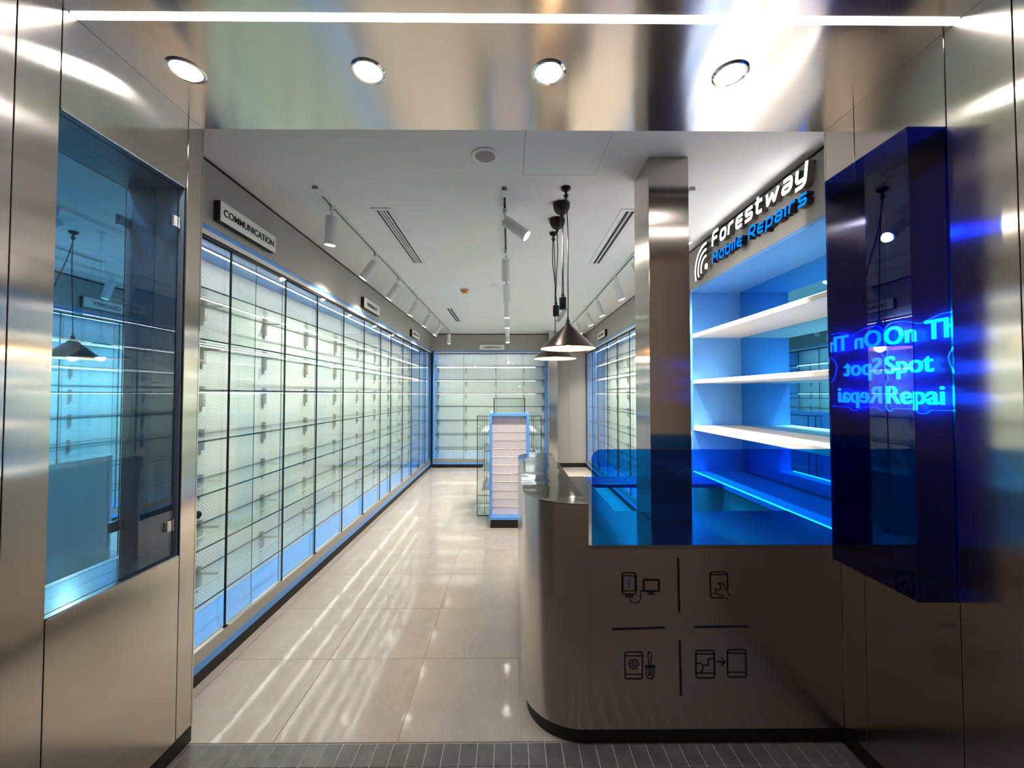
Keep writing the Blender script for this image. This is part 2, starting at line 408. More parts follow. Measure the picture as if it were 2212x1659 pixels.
wl = wall_core('wall_left', -1, XP0, VL['y0'], VL['y1'], VL['z0'], VL['z1'], VL['d'], 'brushed steel entrance wall with the mirrored display window')
def panels(w, sgn, xf, segs):
    for (a, b, z0, z1) in segs:
        x1 = xf + sgn * 0.0075
        box('panel', xf, x1, a + 0.0015, b - 0.0015, z0, z1, M['steel'], w, 0.001)
ZB = 0.075
panels(wl, -1, XP0, [(YP0, 1.245, ZB, ZS), (1.245, 1.371, ZB, ZS), (1.371, 1.918, ZB, VL['z0'] - 0.001), (1.371, 1.918, VL['z1'] + 0.001, ZS), (1.918, YP1 - 0.001, ZB, ZS)])
box('end_panel', XP0 - 0.26, XP0 - 0.0005, YP1 - 0.0005, YP1 + 0.008, ZB, ZS, M['steel'], wl)
box('front_panel', XP0 - 2.4, XP0, YP0 - 0.010, YP0 - 0.001, ZB, ZS, M['steel'], wl)
VR = dict(y0=1.450, y1=1.838, z0=0.935, z1=2.668, d=0.13)
wr = wall_core('wall_right', 1, XP1, VR['y0'], VR['y1'], VR['z0'], VR['z1'], VR['d'], 'brushed steel entrance wall carrying the blue neon box')
panels(wr, 1, XP1, [(YP0, 1.248, ZB, ZS), (1.248, 1.4475, ZB, ZS), (1.4475, 1.8385, ZB, VR['z0'] - 0.001), (1.4475, 1.8385, VR['z1'] + 0.001, ZS), (1.8385, YP1 - 0.001, ZB, ZS)])
box('end_panel', XP1 + 0.0005, XP1 + 0.17, YP1 - 0.0005, YP1 + 0.008, ZB, ZS, M['steel'], wr)
box('front_panel', XP1, XP1 + 2.4, YP0 - 0.010, YP0 - 0.001, ZB, ZS, M['steel'], wr)
struct(box('baseboard_left', XP0 - 0.007, XP0 + 0.001, YP0, YP1, 0.0, ZB - 0.003, M['black']), 'black kick strip under the steel wall with the window', 'baseboard')
struct(box('baseboard_right', XP1 - 0.001, XP1 + 0.007, YP0, YP1, 0.0, ZB - 0.003, M['black']), 'black kick strip under the steel wall with the neon box', 'baseboard')

# ------------------------------------------------------------------ entrance light line and downlights
st = empty('strip_light', (0, 1.402, ZS), 'long bright line of light recessed across the steel soffit', 'ceiling light')
box('diffuser', XP0 + 0.006, XP1 - 0.006, 1.388, 1.416, ZS - 0.002, ZS + 0.004, M['strip'], st)
box('channel', XP0 + 0.003, XP1 - 0.003, 1.3855, 1.4185, ZS + 0.0045, ZS + 0.0115, M['chrome'], st)
DLAB = ['round downlight in the steel soffit nearest the mirrored window wall', 'second round soffit downlight from the mirrored window wall',
        'third round soffit downlight from the mirrored window wall', 'round soffit downlight nearest the blue neon box wall']
ring_me = lathe_me([(0.058, 0.0), (0.056, -0.004), (0.064, -0.006), (0.071, -0.002), (0.071, 0.0)], 40)
disc_me = lathe_me([(0.055, -0.0015), (0.056, 0.0)], 40)
ring_me.materials.append(M['chrome']); disc_me.materials.append(M['down'])
for k, x in enumerate((-1.337, -0.586, 0.164, 0.924)):
    e = empty('downlight', (x, 1.643, ZS), DLAB[k], 'ceiling light', 'soffit downlights')
    for nm, me in (('trim_ring', ring_me), ('diffuser', disc_me)):
        o = bpy.data.objects.new(nm, me); COL.objects.link(o); o.parent = e

# ------------------------------------------------------------------ mirrored display window in the left wall
dw = empty('display_window', (XP0, 1.64, VL['z0']), 'recessed blue mirrored display window in the steel wall', 'display window')
xb = XP0 - VL['d']
box('mirror', xb - 0.006, xb, VL['y0'] + 0.003, VL['y1'] - 0.003, VL['z0'] + 0.003, VL['z1'] - 0.003, M['bluemirror'], dw)
box('jamb', xb + 0.001, XP0 - 0.009, VL['y1'] - 0.004, VL['y1'] - 0.001, VL['z0'], VL['z1'], M['jamb'], dw)
box('jamb', xb + 0.001, XP0 - 0.009, VL['y0'] + 0.001, VL['y0'] + 0.004, VL['z0'], VL['z1'], M['jamb'], dw)
box('sill', xb + 0.001, XP0 - 0.001, VL['y0'] + 0.005, VL['y1'] - 0.005, VL['z0'], VL['z0'] + 0.004, M['sill'], dw)
box('head', xb + 0.001, XP0 - 0.001, VL['y0'] + 0.005, VL['y1'] - 0.005, VL['z1'] - 0.004, VL['z1'], M['jamb'], dw)
gd = pane('glass_door', XP0 - 0.024, XP0 - 0.018, VL['y0'] + 0.012, VL['y1'] - 0.022, VL['z0'] + 0.012, VL['z1'] - 0.012, M['bluedoor'], M['seal'], dw, 0)
for zc in (2.49, 1.075):
    hg = box('hinge', XP0 - 0.030, XP0 - 0.012, 1.850, 1.885, zc - 0.024, zc + 0.024, M['chrome'], dw, 0.003)
    kn = link('knuckle', shift(lathe_me([(0.006, -0.026), (0.006, -0.009), (0.0045, -0.008), (0.0045, 0.008), (0.006, 0.009), (0.006, 0.026)], 12), (XP0 - 0.016, 1.893, zc)), M['chrome'], hg)
    box('leaf', XP0 - 0.028, XP0 - 0.020, 1.896, 1.911, zc - 0.024, zc + 0.024, M['chrome'], hg)
    box('clamp_plate', XP0 - 0.011, XP0 - 0.008, 1.858, 1.876, zc - 0.023, zc + 0.023, M['white'], hg)

# ------------------------------------------------------------------ neon box on the right wall
nb = empty('neon_box', (1.54, 1.64, VR['z0']), 'deep blue acrylic box standing out from the steel wall', 'light box')
XN = 1.467; yb0, yb1 = VR['y0'], VR['y1']
zb0, zb1 = VR['z0'], VR['z1']
box('front_pane', XN + 0.006, XP1 - 0.001, yb0, yb0 + 0.006, zb0, zb1, M['bluebox'], nb)
box('side_pane', XN, XN + 0.006, yb0, yb1, zb0, zb1, M['bluebox'], nb)
box('top_pane', XN + 0.006, XP1 - 0.001, yb0 + 0.006, yb1 - 0.006, zb1 - 0.006, zb1, M['bluebox'], nb)
box('bottom_pane', XN + 0.006, XP1 - 0.001, yb0 + 0.006, yb1 - 0.006, zb0, zb0 + 0.006, M['bluebox'], nb)
box('end_pane', XN + 0.006, XP1 + VR['d'] - 0.002, yb1 - 0.006, yb1 - 0.001, zb0 + 0.003, zb1 - 0.003, M['darkmirror'], nb)
box('back_panel', XP1 + VR['d'] - 0.002, XP1 + VR['d'] + 0.005, yb0 + 0.003, yb1 - 0.007, zb0 + 0.003, zb1 - 0.003, M['deepblue'], nb)
ns = empty('neon_sign', (1.72, 1.62, 1.55), 'glowing cyan neon lettering inside the blue acrylic box', 'neon sign')
ON = (1.715, 1.826, 0)
def neon_line(txt, z):
    def right(t):
        me = text_me(t, 0.112, 0.003, 'LEFT', 1.02, -0.0008, 0.0016); r = max(v.co.x for v in me.vertices); return me, r
    for k, ch in enumerate(txt):
        if ch == ' ': continue
        full, r1 = right(txt[:k + 1]); one, r0 = right(ch); bpy.data.meshes.remove(full)
        frame_tf(one, (1.716, 1.826 - (r1 - r0), z), (0, -1, 0), (0, 0, 1))
        link('neon_letter', one, M['neon'], ns)
for txt, z in (('On Th', 1.905), ('Spot', 1.774), ('Repai', 1.640)):
    neon_line(txt, z)
# cut acrylic backing with a wavy outline following the words
out = [(0.000, 1.615), (0.014, 1.600), (0.03, 1.618), (0.12, 1.618), (0.145, 1.600), (0.175, 1.600), (0.19, 1.616), (0.32, 1.618), (0.34, 1.65), (0.34, 1.72), (0.325, 1.745),
       (0.285, 1.752), (0.27, 1.79), (0.26, 1.83), (0.285, 1.87), (0.33, 1.885), (0.34, 1.94), (0.33, 2.0), (0.24, 2.002), (0.185, 1.985), (0.16, 1.975), (0.09, 2.000), (0.03, 2.004),
       (0.0, 1.985), (-0.008, 1.94), (0.004, 1.89), (0.012, 1.872), (0.0, 1.855), (-0.004, 1.82), (0.0, 1.775), (0.012, 1.755), (0.0, 1.735), (-0.006, 1.69)]
op = fillet(out, 0.02, True, 4)
me, mi = strokes_me([(op, 0.003, True)], lambda u, v, h: (h, 1.826 - u, v), 1.719, 1.724)
link('acrylic_backing', me, M['edgeglow'], ns, None)

# ------------------------------------------------------------------ wall fascias, back wall, shell
sh = struct(box('wall_shop_left', -2.42, -2.27, YP1, 9.9, 0, ZC, M['fascia']), 'plain wall behind the long glass-fronted cabinet')
struct(box('wall_shop_right', 2.27, 2.42, YP1, 9.9, 0, ZC, M['fascia']), 'plain wall behind the shelves on the counter side')
struct(box('wall_back', -2.27, 2.27, 9.78, 9.9, 0, ZC, M['fascia']), 'plain wall at the far end of the shop')
def fascia(name, x0, x1, y0, y1, label, gx):
    o = struct(box(name, x0, x1, y0, y1, ZF, ZC - 0.022, M['fascia']), label)
    return o
fascia('wall_fascia_left', XL - 0.40, XL, YP1 + 0.01, YB + 0.05, 'grey fascia board above the long glass-fronted cabinet', 1)
fascia('wall_fascia_right', XR, XR + 0.40, YP1 + 0.01, YB + 0.05, 'grey fascia board carrying the lit shop name', -1)
fascia('wall_fascia_back', XL + 0.001, XR - 0.001, YB, YB + 0.40, 'grey fascia board at the far end of the shop', 0)
struct(box('trim_1', XL - 0.02, XL - 0.006, YP1 + 0.01, YB, ZC - 0.0215, ZC - 0.001, M['black']), 'black shadow gap above the fascia of the long cabinet', 'trim')
struct(box('trim_2', XR + 0.006, XR + 0.02, YP1 + 0.01, YB, ZC - 0.0215, ZC - 0.001, M['black']), 'black shadow gap above the fascia with the shop name', 'trim')
struct(box('trim_3', XL, XR, YB + 0.006, YB + 0.02, ZC - 0.0215, ZC - 0.001, M['black']), 'black shadow gap above the far fascia', 'trim')
dp = struct(box('wall_back_panelling', 1.065, 2.2, YB + 0.03, YB + 0.09, 0.10, ZF, M['black']), 'plain taupe panelling beside the far steel column')
for a, b in ((1.066, 1.372), (1.376, XR + 0.002)):
    box('panel', a, b, YB + 0.012, YB + 0.0295, 0.102, ZF - 0.002, M['taupe'], dp)
box('plinth', 1.066, XR, YB + 0.03, YB + 0.06, 0, 0.099, M['black'], dp)

# ------------------------------------------------------------------ columns
def column(name, x0, x1, y0, y1, label):
    e = empty(name, ((x0 + x1) / 2, (y0 + y1) / 2, 0)); struct(e, label, 'column')
    box('cladding', x0, x1, y0, y1, 0, ZC - 0.0005, M['steel_col'], e, 0.002)
    box('skirting', x0 - 0.003, x1 + 0.003, y0 - 0.003, y1 + 0.003, 0, 0.07, M['black'], e)
    return e
column('column', 0.823, 1.062, 2.346, 2.615, 'square brushed steel column rising out of the service counter')
column('column', 0.872, 1.062, 8.83, 9.29, 'square brushed steel column at the far end of the shop')

# ------------------------------------------------------------------ glass-fronted cabinets
SHZ = [2.328, 2.014, 1.705, 1.395, 1.070, 0.745, 0.415]
br_me = None
def bracket_mesh():
    """clip plate, upright and shelf arm; local: wall at x=0, reaching to +x"""
    bm = bmesh.new()
    def add(a, b, c, d, e, f):
        me = box_me(a, b, c, d, e, f); bm.from_mesh(me); bpy.data.meshes.remove(me)
    add(0, 0.030, -0.012, 0.012, -0.115, -0.010)
    add(0, 0.012, -0.005, 0.005, -0.150, -0.115)
    add(0, 0.150, -0.011, 0.011, -0.018, -0.006)
    add(0, 0.030, -0.010, 0.010, 0.008, 0.035)
    me = bpy.data.meshes.new('bracket'); bm.to_mesh(me); bm.free(); me.materials.append(M['bracket']); return me
br_me = bracket_mesh()
def under(o, sides=True):
    o.data.materials.append(M['led'])
    for p in o.data.polygons:
        if p.normal.z < -0.5 or (sides and abs(p.normal.y) > 0.5): p.material_index = 1
    return o
def cabinet(label, loc, rot, length, panes, brk, lock=None, seams=()):
    """cabinet in local space: runs along +x (0..length), front at y=0 facing -y, back at y=DEP"""
    e = empty('display_cabinet', loc, label, 'cabinet', 'glass-fronted cabinets along the walls'); e.rotation_euler.z = rot
    def P(name, *a, **k):
        par = k.pop('parent', e); o = box(name, *a, **k); o.parent = par; o.location = (0, 0, 0); return o
    def PG(name, x0, x1, y0, y1, z0, z1, m, thin, parent=None, edge=None):
        o = pane(name, x0, x1, y0, y1, z0, z1, m, edge or M['edge'], None, thin); o.parent = parent or e; return o
    perf = M['perfY'] if abs(math.sin(rot)) > 0.5 else M['perfX']
    ed = [0.03] + [s for s in seams] + [length - 0.03]
    for i in range(len(ed) - 1):
        P('back_panel', ed[i] + 0.001, ed[i + 1] - 0.001, DEP - 0.012, DEP, 0.121, 2.659, perf)
    P('top_board', 0, length, 0.004, DEP + 0.01, 2.660, 2.6895, M['blue'])
    P('bottom_board', 0, length, 0.0, DEP + 0.01, 0.076, 0.120, M['blue'])
    P('side_board', 0, 0.028, 0.012, DEP - 0.012, 0.1205, 2.6595, M['blue'])
    P('side_board', length - 0.028, length, 0.012, DEP - 0.012, 0.1205, 2.6595, M['blue'])
    P('plinth', 0, length, 0.006, 0.04, 0, 0.0755, M['black'])
    P('bottom_rail', 0.03, length - 0.03, 0.004, 0.046, 0.1205, 0.198, M['rail'])
    P('top_rail', 0.03, length - 0.03, 0.002, 0.010, 2.630, 2.6595, M['white'])
    P('track', 0.03, length - 0.03, 0.012, 0.018, 2.614, 2.6595, M['black'])
    P('track', 0.03, length - 0.03, 0.034, 0.040, 2.614, 2.6595, M['black'])
    l0 = P('led_channel', 0.05, length - 0.25, 0.232, 0.252, 2.652, 2.6595, M['white'])
    lx = P('led_strip', 0.052, length - 0.252, 0.2375, 0.2465, 2.6495, 2.6518, M['white'], parent=l0); under(lx)
    for z in SHZ:
        s = PG('glass_shelf', 0.032, length - 0.032, 0.058, DEP - 0.016, z - 0.005, z + 0.005, M['shelfglass'], 2)
        P('led_channel', 0.05, length - 0.25, 0.236, 0.250, z - 0.012, z - 0.0055, M['white'], parent=s)
        under(P('led_strip', 0.052, length - 0.252, 0.2405, 0.2455, z - 0.0137, z - 0.0122, M['white'], parent=s), z > 1.6)  # strips under the lower shelves are added to even out the cabinet light
        for b in brk:
            o = bpy.data.objects.new('bracket', br_me); COL.objects.link(o); o.parent = s
            o.location = (b, DEP - 0.013, z); o.rotation_euler.z = -PI / 2
    for (a, b, tr) in panes:
        y = 0.013 if tr == 0 else 0.035
        g = PG('glass_door', a, b, y, y + 0.005, 0.1985, 2.613, M['glass'], 1)
        if tr == 0:
            P('edge_seal', a - 0.003, a + 0.0015, y - 0.003, y + 0.010, 0.1985, 2.613, M['seal'], parent=g)
            P('edge_seal', b - 0.0015, b + 0.002, y - 0.003, y + 0.010, 0.1985, 2.613, M['seal'], parent=g)
            P('door_shoe', a - 0.006, a + 0.022, y - 0.006, y + 0.012, 0.165, 0.205, M['blackgloss'], parent=g)
    if lock is not None:
        lk = link('lock', shift(lathe_me([(0.022, 0), (0.022, 0.018), (0.018, 0.022)], 20), (0, 0, 0)), M['blackgloss'])
        lk.parent = e; lk.location = (lock, 0.012, 0.985); lk.rotation_euler = (PI / 2, 0, 0)
    return e
# left run: local x = world y - 2.03
o0 = 2.03
pl = [(2.06, 2.909, 1), (2.616, 3.257, 0), (3.245, 3.812, 1), (3.799, 4.404, 0), (4.392, 5.045, 1), (5.03, 5.674, 0), (5.66, 6.30, 1), (6.168, 6.86, 0), (6.85, 7.60, 1), (7.469, 8.12, 0), (8.10, 8.80, 1), (8.70, 9.25, 0)]
bl = [2.18, 2.926, 3.66, 4.405, 5.145, 5.90, 6.66, 7.42, 8.17, 8.90]
# frame: +x local -> +y world, front (-y local) -> +x world : rot = +90deg
cabinet('long glass-fronted display cabinet running down the wall opposite the counter', (XL, o0, 0), PI / 2, YB - o0, [(a - o0, b - o0, t) for a, b, t in pl], [b - o0 for b in bl], lock=2.352 - o0,
        seams=[s - o0 for s in (3.33, 4.05, 4.78, 5.52, 6.26, 7.0, 7.8, 8.5)])
# right run: local x from far end towards camera: rot = -90deg ; local x = 9.30 - world y
pr = [(9.25, 8.60, 0), (8.70, 8.05, 1), (8.10, 7.30, 0), (7.40, 6.63, 1), (6.64, 5.95, 0), (6.0, 5.30, 1), (5.35, 4.65, 0), (4.70, 3.98, 1)]
cabinet('glass-fronted display cabinet behind the service counter column', (XR, YB, 0), -PI / 2, YB - 3.93, [(YB - a, YB - b, t) for a, b, t in pr], [YB - b for b in (8.90, 8.17, 7.42, 6.66, 5.90, 5.145, 4.405)],
        seams=[YB - s for s in (8.5, 7.8, 7.0, 6.26, 5.52, 4.78)])
# back run
XBK0 = XL + 0.035
pb = [(0.05, 0.73, 1), (0.71, 1.46, 0), (1.44, 2.10, 1), (2.08, 2.58, 0)]
bc = cabinet('glass-fronted display cabinet across the far end wall', (XBK0, YB, 0), 0.0, 0.87 - XBK0, pb, [0.06, 0.72, 1.44, 2.12, 2.56], seams=(0.42, 1.30, 1.95))

# ------------------------------------------------------------------ shop name on the right fascia
def LET(c):
    q = {
        'F': [([(0, 0), (0, 1), (.62, 1)], 0), ([(0, .5), (.52, .5)], 0)],
        'o': [([(0, 0), (.56, 0), (.56, .7), (0, .7)], 1)],
        'r': [([(0, 0), (0, .7), (.44, .7)], 0)],
        'e': [([(.55, .7), (0, .7), (0, 0), (.55, 0)], 0), ([(0, .35), (.55, .35)], 0)],
        's': [([(.56, .7), (0, .7), (0, .35), (.56, .35), (.56, 0), (-.02, 0)], 0)],
        't': [([(.1, 1.0), (.1, 0), (.5, 0)], 0), ([(-.06, .7), (.46, .7)], 0)],
        'w': [([(0, .7), (.12, 0), (.42, .56), (.62, 0), (.86, .7)], 0)],
        'a': [([(.02, .7), (.56, .7), (.56, 0), (0, 0), (0, .35), (.52, .35)], 0)],
        'y': [([(0, .7), (0, .02), (.52, .02)], 0), ([(.56, .88), (.56, -.32), (-.02, -.32)], 0)],
        'M': [([(0, 0), (0, 1), (.36, .35), (.72, 1), (.72, 0)], 0)],
        'b': [([(0, 1), (0, 0), (.56, 0), (.56, .7), (.02, .7)], 0)],
        'i': [([(0, 0), (0, .7)], 0)], 'l': [([(0, 0), (0, 1)], 0)],
        'R': [([(0, 0), (0, 1), (.62, 1), (.62, .42), (.12, .42)], 0), ([(.26, .42), (.66, 0)], 0)],
        'p': [([(0, -.3), (0, .7), (.56, .7), (.56, .03), (.04, .03)], 0)],
    }[c]
    wd = {'F': .62, 'r': .46, 't': .52, 'w': .88, 'M': .74, 'i': .0, 'l': .0, 'R': .66}.get(c, .56)
    return q, wd
def sign_word(words, y_start, y_end, z0, cap, sw, gap, m0, m1, parent, h1):
    tot = 0
    for ch in words:
        tot += 0.55 if ch == ' ' else LET(ch)[1] + gap
    tot -= gap
    sx = (y_start - y_end - sw - 0.16 * cap) / tot
    u = 0.0
    for ch in words:
        if ch == ' ': u += 0.55; continue
        q, wd = LET(ch); S = []
        for pth, closed in q:
            pp = [(sw / 2 + (u + x) * sx + 0.16 * y * cap, y * cap) for x, y in pth]
            r = 0.012 if ch in 'wM' else 0.032 * cap / 0.115
            S.append((fillet(pp, r, bool(closed)), sw, bool(closed)))
        stroke_obj('letter', S, lambda a, b, h: (h, y_start - a, z0 + b), XR - 0.0015, h1, m0, m1, parent)
        u += wd + gap
sg = empty('shop_sign', (1.74, 2.9, 2.75), 'raised lit lettering reading Forestway Mobile Repairs on the grey fascia', 'shop sign')
sign_word('Forestway', 3.39, 2.275, 2.940, 0.105, 0.024, 0.36, M['signwhite'], M['letterside'], sg, XR - 0.045)
sign_word('Mobile Repairs', 3.385, 2.285, 2.797, 0.078, 0.0165, 0.34, M['signblue'], M['letterdark'], sg, XR - 0.045)
cy0, cz0 = 3.488, 2.802
for r in (0.205, 0.150, 0.095):
    pts = [Vector((r * math.cos(math.radians(a)), r * math.sin(math.radians(a)))) for a in range(88, 201, 8)]
    stroke_obj('signal_arc', [(pts, 0.021, False)], lambda a, b, h: (h, cy0 - a, cz0 + b), XR - 0.0015, XR - 0.045, M['signwhite'], M['letterside'], sg)
dme = lathe_me([(0.026, 0), (0.026, 0.0435)], 24); frame_tf(dme, (XR - 0.0015, cy0, cz0), (0, -1, 0), (0, 0, 1))
do = link('signal_dot', dme, None, sg, [M['letterside'], M['signwhite']])
for p in dme.polygons:
    if p.normal.x < -0.9: p.material_index = 1

# ------------------------------------------------------------------ category sign boxes
def sign_box(txt, center, ux, n, label, size=0.062, w=0.575):
    """ux = reading direction, n = outward normal"""
    e = empty('category_sign', center, label, 'sign', 'category sign boxes on the fascia')
    ux = Vector(ux); n = Vector(n); up = Vector((0, 0, 1)); h = 0.126; t = 0.046
    me = box_me(-w / 2, w / 2, -h / 2, h / 2, 0.0015, t - 0.004, 0.002); frame_tf(me, (0, 0, 0), ux, up)
    b = link('body', me, M['black']); b.parent = e
    me = box_me(-w / 2 + 0.001, w / 2 - 0.001, -h / 2 + 0.001, h / 2 - 0.001, t - 0.004, t, 0.001); frame_tf(me, (0, 0, 0), ux, up)
    f = link('face', me, M['signface']); f.parent = e
    me = text_me(txt, size, 0.001, 'CENTER', 1.0, 0.0011); me.transform(Matrix.Translation((0, -size * 0.36, t + 0.0012))); frame_tf(me, (0, 0, 0), ux, up)
    l = link('lettering', me, M['black']); l.parent = e
    return e
ZG = 2.797
for t, y, s, lb in (('COMMUNICATION', 2.715, 0.061, 'white sign box reading COMMUNICATION on the fascia'), ('ORIGINALITY', 5.14, 0.066, 'white sign box reading ORIGINALITY on the fascia'), ('INNOVATION', 7.55, 0.066, 'white sign box reading INNOVATION near the far corner')):
    sign_box(t, (XL, y, ZG), (0, 1, 0), (1, 0, 0), lb, s)
for t, y, s, lb in (('INTELLIGENCE', 7.53, 0.066, 'white sign box on the fascia beyond the steel column'), ('CREATIVITY', 5.12, 0.066, 'white sign box reading CREATIVITY, seen reversed in the mirrored window')):
    sign_box(t, (XR, y, ZG), (0, -1, 0), (-1, 0, 0), lb, s)
sign_box('INSPIRATION', (-0.395, YB, 2.762), (1, 0, 0), (0, -1, 0), 'white sign box reading INSPIRATION on the far fascia', 0.062)

# ------------------------------------------------------------------ shelving niche on the right
nu = empty('shelving_niche', (2.0, 2.95, 0), 'blue recessed shelving unit with mirror back and white shelves', 'shelf unit')
YN0, YN1 = YP1 + 0.012, 3.87
box('top_board', XR + 0.002, 2.258, YN0, YN1 + 0.03, 2.668, 2.6895, M['blue'], nu)
box('side_board', XR + 0.001, 2.24, YN1, YN1 + 0.03, 0.0, 2.6675, M['blue'], nu)
box('side_board', XR + 0.001, 2.24, YN0, YN0 + 0.02, 0.0, 2.6675, M['blue'], nu)
box('mirror_back', 2.24, 2.256, YN0, YN1 + 0.03, 0.95, 2.6675, M['tealmirror'], nu)
for z0, z1 in ((2.226, 2.258), (1.785, 1.815), (1.338, 1.382)):
    s = box('shelf', XR + 0.004, 2.238, YN0 + 0.021, YN1 - 0.001, z0, z1, M['shelfwhite'], nu)
    box('led_strip', XR + 0.010, XR + 0.018, YN0 + 0.03, YN1 - 0.02, z1 + 0.0002, z1 + 0.003, M['ledniche'], s)
wt = box('worktop', XR - 0.02, 2.238, YN0 + 0.021, YN1 - 0.001, 0.910, 0.946, M['blue'], nu)
box('led_strip', XR - 0.012, XR - 0.004, YN0 + 0.03, YN1 - 0.02, 0.9465, 0.950, M['ledniche'], wt)
for a, b in ((2.06, 2.65), (2.654, 3.25), (3.254, 3.865)):
    d = box('door', XR - 0.002, XR + 0.016, a, b, 0.10, 0.905, M['fascia'], nu)
box('plinth', XR + 0.03, XR + 0.05, YN0 + 0.02, YN1, 0, 0.098, M['black'], nu)
box('carcass', XR + 0.018, 2.236, YN0 + 0.022, YN1 - 0.002, 0.10, 0.908, M['white'], nu)

# ------------------------------------------------------------------ service counter
sc_ = empty('service_counter', (0.8, 2.8, 0), 'brushed steel service counter with rounded corner and black icons', 'counter')
CF, CX = 1.965, 0.075
def arc(cx, cy, r, a0, a1, n=14):
    return [(cx + r * math.cos(math.radians(a0 + (a1 - a0) * k / n)), cy + r * math.sin(math.radians(a0 + (a1 - a0) * k / n))) for k in range(n + 1)]
XI, YE, R1, R2 = 0.385, 3.665, 0.285, 0.20
bar = [(XI, CF)] + [(XI, YE)] + arc(CX + R2, YE - R2, R2, 90, 180) + arc(CX + R1, CF + R1, R1, 180, 270)
bar = bar[::-1]
def bar_inset(d):
    return ([(XI - d, CF + d)] + [(XI - d, YE - d)] + arc(CX + R2, YE - R2, R2 - d, 90, 180) + arc(CX + R1, CF + R1, R1 - d, 180, 270))[::-1]
me = prism_me(bar, 0.078, 1.1445); smooth(me, 0.5); link('bar_body', me, M['steel_counter'], sc_)
me = prism_me(bar, 1.145, 1.150); smooth(me, 0.5); link('bar_top', me, M['steel_top'], sc_)
me = prism_me(bar_inset(0.02), 0, 0.0775); smooth(me, 0.5); link('plinth', me, M['black'], sc_)
box('plinth', XI - 0.02, XP1 - 0.004, CF + 0.02, CF + 0.05, 0, 0.0775, M['black'], sc_)
box('front_panel', XI + 0.0005, XP1 - 0.003, CF, CF + 0.018, 0.078, 0.932, M['steel_counter'], sc_)
box('back_panel', XI + 0.0005, 0.66, CF + 0.55, CF + 0.565, 0.02, 0.932, M['fascia'], sc_)
wtp = [(XI + 0.0005, CF), (XP1 - 0.003, CF), (XP1 - 0.003, 2.02), (XR - 0.022, 2.02), (XR - 0.022, 2.535), (1.066, 2.535), (1.066, 2.341), (0.819, 2.341), (0.819, 2.535), (0.663, 2.535), (0.663, 3.60), (XI + 0.0005, 3.60)]
me = prism_me(wtp, 0.9325, 0.950); link('worktop', me, M['steel_work'], sc_)
# mitre seam across the worktop corner
me = prism_me([(XI + 0.003, CF + 0.004), (XI + 0.007, CF + 0.002), (0.665, 2.532), (0.661, 2.534)], 0.9502, 0.9508); link('seam', me, M['fascia'], sc_)
box('counter_flap', 0.667, XR - 0.024, 3.30, 3.595, 0.918, 0.950, M['bluedark'], sc_, 0.003)
# blue screen
pts = fillet([(0.402, 0.9505), (1.605, 0.9505), (1.605, 1.412), (0.402, 1.412)], 0.0001, True, 1)
scr = [Vector((0.402, 0.9505)), Vector((1.605, 0.9505)), Vector((1.605, 1.412))] + [Vector((0.452 + 0.05 * math.cos(math.radians(a)), 1.362 + 0.05 * math.sin(math.radians(a)))) for a in range(90, 181, 10)]
me = prism_me([(p.x, p.y) for p in scr], 0, 0.008); frame_tf(me, (0, CF + 0.012, 0), (1, 0, 0), (0, 0, 1))
so_ = link('acrylic_screen', me, M['bluescreen'], sc_); so_['label'] = 'clear blue acrylic screen with rounded top corner'
# icons cut in black on the front panel (u to the right, v up; metres on the panel)
def IX(u, v):                      # icon drawing units -> metres on the counter front
    return (0.4455 + u * 0.000408, 0.8975 - v * 0.000408)
def icon(name, S, mat=None, par=sc_):
    st = []
    for path, w, closed, r in S:
        pp = [IX(*p) for p in path]
        st.append((fillet(pp, r * 0.000408, closed, 4) if r else [Vector(p) for p in pp], w * 0.000408, closed))
    return stroke_obj(name, st, lambda a, b, h: (a, h, b), CF - 0.0002, CF - 0.0016, mat or M['black'], mat or M['black'], par)
def rrect(x0, y0, x1, y1, r, w=16): return ([(x0, y0), (x1, y0), (x1, y1), (x0, y1)], w, True, r)
def ln(*p, w=16, r=0): return (list(p), w, False, r)
icon('divider', [ln((912, 25), (918, 652), w=26)]); icon('divider', [ln((920, 985), (929, 1622), w=26)])
icon('divider', [ln((124, 850), (740, 834), w=26)]); icon('divider', [ln((1104, 829), (1728, 822), w=26)])
icon('charging_icon', [rrect(244, 194, 410, 442, 28), ln((244, 228), (410, 228), w=13), ln((252, 230), (252, 404), w=20), ln((402, 230), (402, 404), w=20), ln((244, 404), (410, 404), w=13),
     ([(288, 455), (372, 455), (372, 474), (288, 474)], 12, True, 4), ln((328, 480), (350, 540), (400, 552), (452, 530), (466, 480), (466, 400), (490, 396), w=12, r=30),
     rrect(500, 276, 680, 408, 8, 26), ln((565, 425), (612, 425), w=14), ln((545, 444), (632, 444), w=14)])
bt = stroke_obj('bolt_icon', [([Vector(IX(332, 268)), Vector(IX(320, 318)), Vector(IX(334, 322)), Vector(IX(322, 366))], 20 * 0.000408, False)], lambda a, b, h: (a, h, b), CF - 0.0002, CF - 0.0016, M['boltblue'], M['boltblue'], sc_)
icon('repair_icon', [ln((1500, 396), (1494, 188), (1290, 188), (1292, 490), (1448, 490), r=28), ln((1290, 216), (1494, 216), w=13), ln((1298, 438), (1348, 438), w=13),
     ln((1534, 474), (1484, 408), (1462, 350), (1430, 316), (1378, 318), (1418, 342), (1422, 380), (1392, 402), (1346, 380), (1356, 430), (1390, 454), (1436, 456), (1502, 512), w=13, r=14)])
gear = []
for k in range(32):
    a = 2 * PI * k / 32; r = 58 if (k % 4) < 2 else 46
    gear.append((375 + r * math.cos(a), 1256 + r * math.sin(a)))
